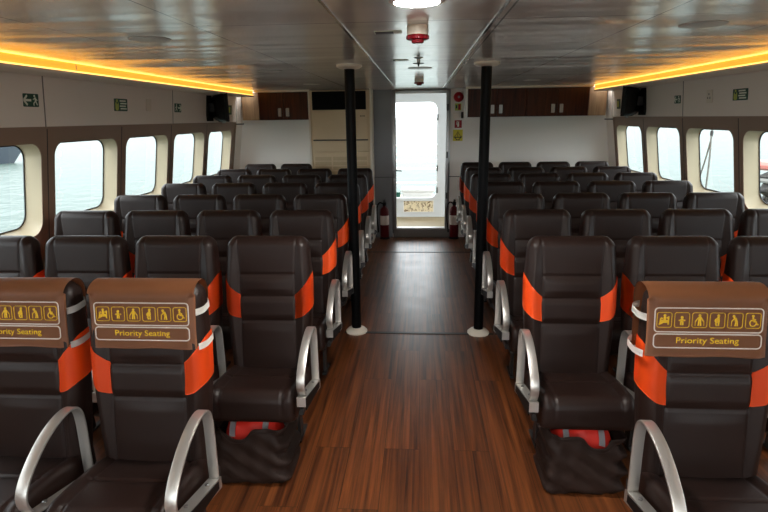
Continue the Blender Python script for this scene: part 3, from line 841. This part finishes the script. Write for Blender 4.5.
obj('maker_badge', b, M['seam_dark'], p)
b = B(); box(b, x0+.03, x1-.035, yf+.004, yf+.016, 1.425, 1.441); obj('joint_strip', b, M['seam_dark'], t)
b = B(); box(b, x0+.025, x1-.03, yf, yf+.02, 1.275, 1.42, .006); obj('front_panel', b, M['beige'], t)
b = B(); box(b, x0+.025, x1-.03, yf, yf+.02, .12, 1.265, .006); lp = obj('intake_panel', b, M['beige'], t)
b = B()
for k in range(3): 
    xa = x0+.045+k*.248
    for q in range(14): box(b, xa, xa+.225, yf-.005, yf, .30+.066*q, .35+.066*q, .002)
obj('intake_grille', b, M['beige_grille'], lp)
b = B(); box(b, x0-.02, x0, yf, YB, 0, 2.10); struct(obj('trim_%d' % n_trim, b, M['ivory'])); n_trim += 1

# fire bell, switch box and signs beside the door
FW = lambda h: (lambda x, z: (x, YB-h, z))
t = thing('fire_alarm_bell', 'round red fire alarm bell on the wall beside the door', 'alarm bell', (.530, YB, 1.985))
b = B(); lathe(b, [(.068, 0), (.068, -.025), (.063, -.045), (.05, -.058), (.022, -.064), (.022, -.068)], (0, 0, 0), 36, 'Y'); obj('gong', b, M['red'], t, angle=40)
b = B(); lathe(b, [(.016, -.068), (.016, -.074), (.008, -.078)], (0, 0, 0), 20, 'Y'); obj('centre_screw', b, M['steel'], t)
def sign_back(name, lab, cx, cz, w, h, m):
    t = thing(name, lab, 'sign', (cx, YB, cz)); b = B(); box(b, -w/2, w/2, -.005, 0, -h/2, h/2); obj('sign_plate', b, m, t); return t
LS = (lambda x, z: (x, -.005, z)), (lambda x, z: (x, -.0065, z))
t = sign_back('fire_point_sign', 'small lime sign with red mark below the alarm bell', .527, 1.853, .088, .095, M['lime'])
b = B(); prism(b, [(.0, -.038), (.034, -.038), (.034, .038), (.0, .038)], *LS); obj('red_mark', b, M['red'], t)
b = B(); prism(b, [(-.034, -.02), (-.012, -.02), (-.012, .025), (-.034, .025)], *LS); obj('green_mark', b, M['green_sign'], t)
t = thing('call_point_box', 'small grey switch box between the lime sign and red sign', 'switch box', (.515, YB, 1.735))
b = B(); box(b, -.06, .04, -.03, 0, -.04, .04, .006); obj('box_body', b, M['wall'], t)
b = B(); box(b, .055, .085, -.03, 0, -.035, .05, .005); obj('side_switch', b, M['steel_dark'], t)
t = sign_back('extinguisher_sign', 'red square sign with white fire extinguisher symbol beside the door', .532, 1.622, .10, .104, M['red'])
b = B()
prism(b, rrect(0, -.012, .026, .05, .008), *LS); prism(b, [(-.008, .012), (.008, .012), (.008, .03), (-.008, .03)], *LS); prism(b, seg2(-.022, .032, .018, .028, .007), *LS); prism(b, seg2(-.02, .03, -.024, -.008, .006), *LS)
obj('symbol', b, M['sign_white'], t)
t = sign_back('warning_sign', 'yellow warning sign with black triangle below the red sign', .530, 1.468, .135, .155, M['yellow_sign'])
b = B()
tri = lambda s: [(0, .045*s+.012), (-.052*s, -.045*s+.012), (.052*s, -.045*s+.012)]
ring_prism(b, tri(1.0), tri(.72), *LS); prism(b, seg2(0, .028, 0, -.012, .009), *LS); prism(b, disc(0, -.02, .005, 10), *LS)
for s in (-1, 1): prism(b, seg2(s*.045, -.03, s*.01, -.062, .010), *LS); prism(b, seg2(s*.05, -.005, s*.054, -.03, .007), *LS)
prism(b, seg2(-.03, -.064, .03, -.064, .008), *LS)
obj('symbol', b, M['black'], t)

# fire extinguishers either side of the door
def extinguisher(x, y, m, lab, sx):
    t = thing('fire_extinguisher', lab, 'fire extinguisher', (x, y, 0), 0, 'fire extinguishers beside the door')
    b = B(); lathe(b, [(.062, 0), (.064, .01), (.064, .40), (.058, .435), (.04, .46), (.022, .47), (.022, .49)], seg=28); obj('cylinder_body', b, m, t, angle=40)
    b = B(); lathe(b, [(.0645, .21), (.0652, .211), (.0652, .345), (.0645, .346)], seg=28); obj('paper_label', b, M['print_white'], t, angle=40)
    b = B(); lathe(b, [(.024, .488), (.026, .50), (.026, .53), (.016, .54)], seg=16); box(b, -.014, .014, -.09, .03, .538, .55, .003); box(b, -.012, .012, -.085, .02, .560, .572, .003); box(b, -.01, .01, .005, .025, .545, .565); obj('valve_handle', b, M['black_plastic'], t)
    b = B(); tube(b, catmull([(sx*.02, 0, .515), (sx*.07, -.01, .53), (sx*.105, -.02, .46), (sx*.105, -.03, .30), (sx*.09, -.04, .16), (sx*.085, -.045, .10)], 5), .011, 10); obj('hose', b, M['black_plastic'], t, smooth=True)
    b = B(); lathe(b, [(.075, 0), (.075, .012), (.066, .014), (.066, .03)], seg=28); obj('stand_ring', b, M['black_plastic'], t)
extinguisher(-.515, 7.64, M['red_shaded'], 'shaded red fire extinguisher in front of the darker grey panel beside the door', -1)
extinguisher(.495, 7.66, M['red_shaded'], 'red fire extinguisher with white label below the yellow warning sign', -1)

# ------------------------------------------------------------------ side wall fittings
def side_sign(sg, y, z, w, h, name, lab, kind):
    t = thing(name, lab, 'sign', (wall_x(sg, z), y, z), 0, 'green safety signs on the side walls'); t.rotation_euler = (0, -sg*LEAN_A, 0)
    f = lambda hh: (lambda u, v: (-sg*hh, -u*sg*-1 if False else (u if sg > 0 else u), v))
    # u runs along the wall as seen from the cabin: +u = to the viewer's right
    ur = 1 if sg < 0 else -1
    fm = lambda hh: (lambda u, v: (-sg*hh, ur*u, v))
    b = B(); prism(b, rrect(0, 0, w, h, .006, 3), fm(0), fm(.004)); obj('sign_plate', b, M['green_sign'], t)
    f0, f1 = fm(.004), fm(.0055)
    b = B()
    if kind in ('arrow', 'arrow_r'):
        s = 1 if kind == 'arrow' else -1
        ax = -w*.22*s
        k_ = h/.125; sc = lambda P: [(p[0]*k_*1.15 if False else ax+(p[0]-ax)*k_, p[1]*k_) for p in P]
        for pts in (seg2(ax-.055*s, 0, ax+.045*s, 0, .022), seg2(ax-.058*s, 0, ax-.01*s, .046, .02), seg2(ax-.058*s, 0, ax-.01*s, -.046, .02)): prism(b, sc(pts), f0, f1)
        obj('arrow', b, M['sign_white'], t)
        b = B(); bx = w*.26*s; sc2 = lambda P: [(bx+(p[0]-bx)*k_, p[1]*k_) for p in P]
        for pts in (disc(bx-.008*s, .042, .012, 12), seg2(bx, .028, bx+.008*s, -.008, .02), seg2(bx, .022, bx-.03*s, .008, .009), seg2(bx+.004*s, .02, bx+.03*s, .0, .009), seg2(bx+.006*s, -.006, bx-.024*s, -.03, .011), seg2(bx-.024*s, -.028, bx-.02*s, -.05, .01), seg2(bx+.008*s, -.006, bx+.028*s, -.046, .011)): prism(b, sc2(pts), f0, f1)
        obj('running_figure', b, M['sign_white'], t)
    elif kind == 'text':
        prism(b, rrect(-w*.31, -.01, w*.24, h*.72, .02, 4), f0, f1); prism(b, disc(-w*.31, h*.33, h*.12, 14), f0, f1); obj('pictogram', b, M['lime'], t)
        b = B(); prism(b, disc(-w*.31, h*.16, .010, 12), fm(.0056), fm(.0062)); obj('pictogram_mark', b, M['green_sign'], t)
        b = B()
        for k in range(4): prism(b, [(-w*.10+.01*(k % 2), h*.32-k*h*.21-.005), (w*.42-.012*((k+1) % 2), h*.32-k*h*.21-.005), (w*.42-.012*((k+1) % 2), h*.32-k*h*.21+.006), (-w*.10+.01*(k % 2), h*.32-k*h*.21+.006)], f0, f1)
        obj('text_lines', b, M['sign_white'], t)
    else:
        prism(b, rrect(-w*.16, 0, w*.4, h*.6, .01, 3), f0, f1); obj('pictogram', b, M['lime'], t)
    return t
side_sign(-1, 3.425, 1.862, .138, .082, 'exit_sign', 'green sign with large white arrow pointing away, nearest on the air conditioner side', 'arrow')
side_sign(-1, 4.495, 1.856, .20, .100, 'safety_sign', 'green sign with text lines and lime pictogram, above the second window', 'text')
side_sign(-1, 5.585, 1.850, .15, .088, 'exit_sign', 'small green arrow sign between the grey switch plate and the television', 'arrow_r')
side_sign(-1, 7.15, 1.85, .13, .12, 'safety_sign', 'small green sign half behind the television, air conditioner side', 'small')
side_sign(1, 4.545, 1.860, .20, .088, 'safety_sign', 'green sign with text lines and lime pictogram, alarm bell side', 'text')
side_sign(1, 5.60, 1.855, .125, .075, 'exit_sign', 'small green arrow sign between the white socket and the television', 'arrow')
side_sign(1, 7.20, 1.85, .12, .12, 'safety_sign', 'small green sign half behind the television, alarm bell side', 'small')
for sg, y, z, lab in ((-1, 4.965, 1.865, 'blank ivory switch plate above the third window'), (1, 5.00, 1.862, 'ivory socket plate with dark holes between green signs')):
    t = thing('switch_plate', lab, 'switch plate', (wall_x(sg, z), y, z)); t.rotation_euler = (0, -sg*LEAN_A, 0)
    b = B(); box(b, *sorted((0, -sg*.010)), -.045, .045, -.055, .055, .004); obj('plate', b, M['ivory'], t)
    b = B()
    if sg < 0: box(b, .008, .013, -.03, .03, -.03, .03, .002); obj('rocker', b, M['ivory'], t)
    else:
        for yy, zz in ((0, .02), (-.018, -.012), (.018, -.012)): box(b, -.0112, -.009, yy-.005, yy+.005, zz-.008, zz+.008)
        obj('socket_hole', b, M['seam_dark'], t)
for sg, lab in ((-1, 'black wall television on the air conditioner side wall'), (1, 'black wall television on the alarm bell side wall')):
    t = thing('television', lab, 'television', (wall_x(sg, 1.865), 6.44, 1.865), 0, 'black wall televisions')
    RZ = Matrix.Translation((-sg*.055, .0, 0)) @ Matrix.Rotation(-sg*R(33), 4, 'Z')
    X = lambda a, c: sorted((-sg*a, -sg*c))
    def tv(name, bm, m, rot=True, angle=None):
        if rot: bmesh.ops.transform(bm, matrix=RZ, verts=bm.verts)
        return obj(name, bm, m, t, angle=angle)
    b = B(); box(b, *X(-.01, .014), -.09, .07, -.155, .165, .003); tv('wall_bracket', b, M['black_plastic'], False)
    b = B(); box(b, *X(.010, .07), -.03, .03, -.05, .05, .004); tv('bracket_arm', b, M['steel_dark'], False)
    b = B(); secs = []
    for a, w, h in ((.00, .11, .11), (.04, .16, .145), (.085, .19, .158)):
        secs.append([(-sg*a, u, v) for u, v in rrect(0, 0, 2*w, 2*h, .03, 4)])
    loft(b, secs); tv('rear_housing', b, M['black_plastic'], angle=35)
    b = B(); box(b, *X(.086, .126), -.215, .215, -.165, .165, .008); tv('screen_housing', b, M['black_plastic'])
    b = B(); box(b, *X(.126, .129), -.2, .2, -.14, .145); tv('screen', b, M['dark_glass'])
    b = B(); box(b, *X(.09, .12), -.03, .03, -.182, -.166, .003); tv('speaker_bar', b, M['steel'])

# ------------------------------------------------------------------ ceiling fittings
def ceiling_lamp(x, y, lit, lab):
    t = thing('ceiling_light', lab, 'ceiling light', (x, y, ZC), 0, 'round ceiling lights')
    b = B(); d_ = .009 if lit else .0045
    lathe(b, [(.097, 0), (.097, -d_*.5), (.088, -d_), (.077, -d_), (.077, -.002)], seg=40); obj('rim', b, M['white_metal'] if lit else M['lamp_off'], t, angle=40)
    b = B(); lathe(b, [(.076, -.002), (.076, -d_-.0004), (.05, -d_-.001)], seg=40); obj('diffuser', b, M['lamp'] if lit else M['lamp_off'], t, angle=40)
ceiling_lamp(-.012, 1.935, True, 'lit round ceiling light at the top edge, ahead of the red beacon')
ceiling_lamp(-.012, -.45, True, 'unseen lit round ceiling light behind the camera')  # out of view; added because the seats are lit from this side
ceiling_lamp(-.003, 4.48, False, 'unlit round ceiling light between the two red beacons')
ceiling_lamp(-1.29, 2.64, False, 'unlit round ceiling light nearest the camera, air conditioner side')
ceiling_lamp(1.24, 2.61, False, 'unlit round ceiling light nearest the camera, alarm bell side')
ceiling_lamp(-1.214, 4.47, False, 'second unlit round ceiling light, air conditioner side')
ceiling_lamp(1.20, 4.41, False, 'second unlit round ceiling light, alarm bell side')
ceiling_lamp(1.223, 6.22, False, 'third unlit round ceiling light, near the dark cabinets')
ceiling_lamp(-1.22, 6.22, False, 'third unlit round ceiling light, near the air conditioner')
for y, lab in ((2.46, 'large red and white alarm beacon on the ceiling nearest the lit lamp'), (5.62, 'small looking red beacon on the ceiling in front of the doorway')):
    t = thing('alarm_beacon', lab, 'beacon', (-.012, y, ZC), 0, 'red ceiling beacons')
    b = B(); lathe(b, [(.046, 0), (.046, -.036), (.044, -.038)], seg=28); obj('base', b, M['ivory'], t, angle=40)
    b = B(); lathe(b, [(.046, -.038), (.047, -.040), (.047, -.054), (.041, -.057), (.028, -.058), (.026, -.068), (.020, -.071)], seg=28); obj('lens', b, M['red_lens'], t, angle=30)
    b = B()
    for k in range(12):
        a = 2*math.pi*k/12; tube(b, [(.047*math.cos(a), .047*math.sin(a), -.04), (.047*math.cos(a), .047*math.sin(a), -.054)], .003, 6)
    obj('lens_rib', b, M['red_lens'], t)
t = thing('sprinkler', 'small steel cross shaped sprinkler on the ceiling between the beacons', 'sprinkler', (-.012, 3.72, ZC))
b = B(); lathe(b, [(.03, 0), (.03, -.004), (.012, -.008), (.010, -.03)], seg=20); obj('escutcheon', b, M['steel'], t, angle=40)
b = B(); lathe(b, [(.008, -.03), (.036, -.034), (.036, -.037), (.006, -.039), (.005, -.055)], seg=20); obj('deflector', b, M['steel_dark'], t, angle=40)
for x, y, w, lab in ((-.148, 2.61, .125, 'small plate in olive and white on the ceiling beside the large beacon'), (-.138, 3.84, .105, 'small white plate on the ceiling beside the sprinkler')):
    t = thing('ceiling_label', lab, 'label', (x, y, ZC)); b = B(); box(b, -w/2, w/2, -.04, .04, -.003, 0); obj('label_plate', b, M['sign_white'], t)
    b = B(); box(b, -w/2+.004, (w*.2 if y < 3 else -w*.3), -.034, .034, -.004, -.003); obj('dark_field', b, M['seam_dark'], t)

# ------------------------------------------------------------------ outside
ZS = -1.3
b = B(); f = b.faces.new([b.verts.new(p) for p in ((-1500, -600, ZS), (1500, -600, ZS), (1500, 2500, ZS), (-1500, 2500, ZS))]); o = obj('sea', b, M['sea']); struct(o)
b = B(); box(b, -2.6, 2.6, YB+.14, 12.2, -.08, 0); o = obj('stern_deck', b, M['deck']); struct(o)
b = B(); box(b, -2.6, 2.6, YB+.10, 11.0, 2.34, 2.40); struct(obj('added_shade_roof', b, M['white_metal']))  # unseen roof added to dim the deck and bulkhead beyond the door
# white bulkhead with a round-cornered opening
YK = 9.40
b = B(); ro = rrect(-.22, 1.1575, 1.02, 1.625, .12, 8)
xl, xr, zb_, zt_ = -2.6, 2.6, 0, 2.3
c = [(xr, zt_), (xl, zt_), (xl, zb_), (xr, zb_)]
for yy in (YK, YK+.05):
    v = [b.verts.new((p[0], yy, p[1])) for p in ro]; cc = [b.verts.new((p[0], yy, p[1])) for p in c]; n = 9
    for q in range(4):
        for j in range(n-1): b.faces.new((cc[q], v[q*n+j], v[q*n+j+1]))
        b.faces.new((cc[q], v[q*n+n-1], v[((q+1) % 4)*n], cc[(q+1) % 4]))
v0 = [b.verts.new((p[0], YK, p[1])) for p in ro]; v1 = [b.verts.new((p[0], YK+.05, p[1])) for p in ro]
for k in range(len(ro)): b.faces.new((v0[k], v0[(k+1) % len(ro)], v1[(k+1) % len(ro)], v1[k]))
bk = obj('outside_bulkhead_wall', b, M['bulkhead']); struct(bk)
b = B(); ring_prism(b, rrect(-.22, 1.1575, 1.13, 1.735, .17, 8), rrect(-.22, 1.1575, 1.03, 1.635, .125, 8), lambda x, z: (x, YK, z), lambda x, z: (x, YK-.03, z)); obj('opening_rim', b, M['bulkhead'], bk)
b = B()
for z in (.48, .86, 1.72): box(b, .285, .31, YK-.05, YK-.03, z-.05, z+.05, .004)
obj('hinge', b, M['seam_dark'], bk)
t = tag(thing('mosaic_panel', 'speckled tan panel low on the white bulkhead beyond the doorway', 'panel', (0, YK, 0)))
b = B(); box(b, -.285, .235, -.012, 0, .095, .285, .002); obj('panel_face', b, M['mosaic'], t)
b = B(); ring_prism(b, [(-.295, .085), (.245, .085), (.245, .295), (-.295, .295)], [(-.285, .095), (.235, .095), (.235, .285), (-.285, .285)], lambda x, z: (x, 0, z), lambda x, z: (x, -.014, z)); obj('panel_frame', b, M['white_metal'], t)
# locker and railing beyond the opening
t = thing('deck_locker', 'bright white deck locker seen through the doorway beyond the bulkhead', 'locker', (-.05, 10.2, 0))
b = B(); box(b, -.28, .30, -.2, .2, .0, .36, .03, 3); obj('locker_body', b, M['white_metal'], t)
b = B(); box(b, -.31, .33, -.22, .22, .36, .42, .02, 3); obj('locker_lid', b, M['white_metal'], t)
t = thing('mooring_crate', 'dark green crate beside the white locker beyond the doorway', 'crate', (-.55, 10.2, 0))
b = B(); box(b, -.17, .17, -.2, .2, 0, .345, .01); obj('crate_body', b, M['teal_plastic'], t)
b = B(); box(b, -.18, .18, -.21, .21, .345, .36, .004); obj('crate_rim', b, M['teal_plastic'], t)
t = thing('stern_railing', 'white horizontal bar railing across the stern beyond the doorway', 'railing', (0, 12.0, 0))
for z, r in ((.30, .02), (.62, .02), (.78, .028), (.92, .02), (1.12, .028)):
    b = B(); tube(b, [(-2.5, 0, z), (2.5, 0, z)], r, 12); obj('rail', b, M['white_metal'], t, angle=40)
for x in (-2.4, -1.3, 1.3, 2.4):
    b = B(); tube(b, [(x, 0, 0), (x, 0, 1.12)], .025, 12); obj('post', b, M['white_metal'], t, angle=40)

# moored ship seen through the nearest window
t = thing('moored_ship', 'grey ship hull with white bow wave area seen through the nearest window', 'ship', (-31.7, 40.15, ZS), 0)
def hull(bm, L, Wd, H, z0, rake):
    secs = []
    for k in range(17):
        s = k/16; x = -L+L*s; w = Wd*(1-max(0, (s-.55)/.45)**2.2)
        secs.append([(x+rake*(z/H)*s*s, sgn*w*(.75+.25*z/H), z+z0) for sgn, z in ((-1, H), (-1, H*.5), (-1, -.6), (1, -.6), (1, H*.5), (1, H))])
    loft(bm, secs)
d = Vector((1.0, 1.18, 0)).normalized()
t.rotation_euler = (0, 0, R(40))
b = B(); hull(b, 26, 3.2, 2.7, 0, 1.9); obj('hull_body', b, M['hull'], t)
b = B(); hull(b, 26.1, 3.26, .16, 1.5, .35); obj('rubbing_strake', b, M['hull_white'], t)['label'] = 'pale rubbing strake'
b = B(); box(b, -20, -8, -2.2, 2.2, 2.6, 5.4, .1); obj('deckhouse', b, M['hull_white'], t)['label'] = 'white deckhouse'
# rocky quay with faded red rail, through the nearest window on the other side
t = thing('stone_quay', 'dark rocky quay wall seen through the nearest window, alarm bell side', 'quay', (0, 0, 0))
b = B(); random.seed(9)
nx, nz = 60, 24; rows = []
for j in range(nz+1):
    row = []
    for i in range(nx+1):
        s = i/nx; X, Y = 9.3-3.0*s*0+s*7.0, 15.6-s*14.0
        h = ZS-.3+(j/nz)*4.2; n_ = .22*math.sin(i*2.1+j*1.3)+.2*math.sin(i*.9-j*2.2)+random.uniform(-.14, .14)
        row.append(b.verts.new((X+(j/nz)*.9+n_*.9, Y+n_*.4+(j/nz)*.2, h)))
    rows.append(row)
for a, c in zip(rows, rows[1:]):
    for k in range(nx): b.faces.new((a[k], a[k+1], c[k+1], c[k]))
top = [b.verts.new((v.co.x+9, v.co.y+6, v.co.z)) for v in rows[-1]]; low = [b.verts.new((v.co.x+9, v.co.y+6, ZS-.3)) for v in rows[-1]]
for k in range(nx): b.faces.new((rows[-1][k], rows[-1][k+1], top[k+1], top[k])); b.faces.new((top[k], top[k+1], low[k+1], low[k]))
bmesh.ops.contextual_create(b, geom=[])
end = [r[0] for r in rows]; b.faces.new(end+[top[0], low[0]])
obj('quay_rock', b, M['rock'], t)
b = B()
tube(b, [(8.95, 15.4, .36), (15.8, 1.6, .36)], .14, 10); obj('fender_rail', b, M['rail_red'], t)['label'] = 'faded red fender rail'
b = B(); tube(b, [(8.95, 15.4, -.05), (15.8, 1.6, -.05)], .06, 8); obj('fender_rail', b, M['rope'], t)
# hanging mooring ropes
t = thing('hanging_rope', 'two grey ropes hanging from a small block outside the window', 'rope', (2.95, 5.74, 0))
b = B(); tube(b, [(-.42, 0, 2.09), (.02, 0, 2.2)], .02, 10); obj('davit_arm', b, M['white_metal'], t, smooth=True)
b = B(); tube(b, catmull([(0, 0, 2.2), (.0, 0, 1.53), (.02, .01, 1.2), (.03, .02, .3)], 5), .009, 8); obj('rope_fall', b, M['rope'], t, smooth=True)
b = B(); tube(b, catmull([(.01, 0, 1.53), (.0, .04, 1.3), (-.01, .12, 1.0), (-.01, .16, .80)], 5), .008, 8); obj('rope_tail', b, M['rope'], t, smooth=True)
b = B(); box(b, -.012, .012, -.012, .012, 1.50, 1.55, .005); obj('block', b, M['steel_dark'], t)
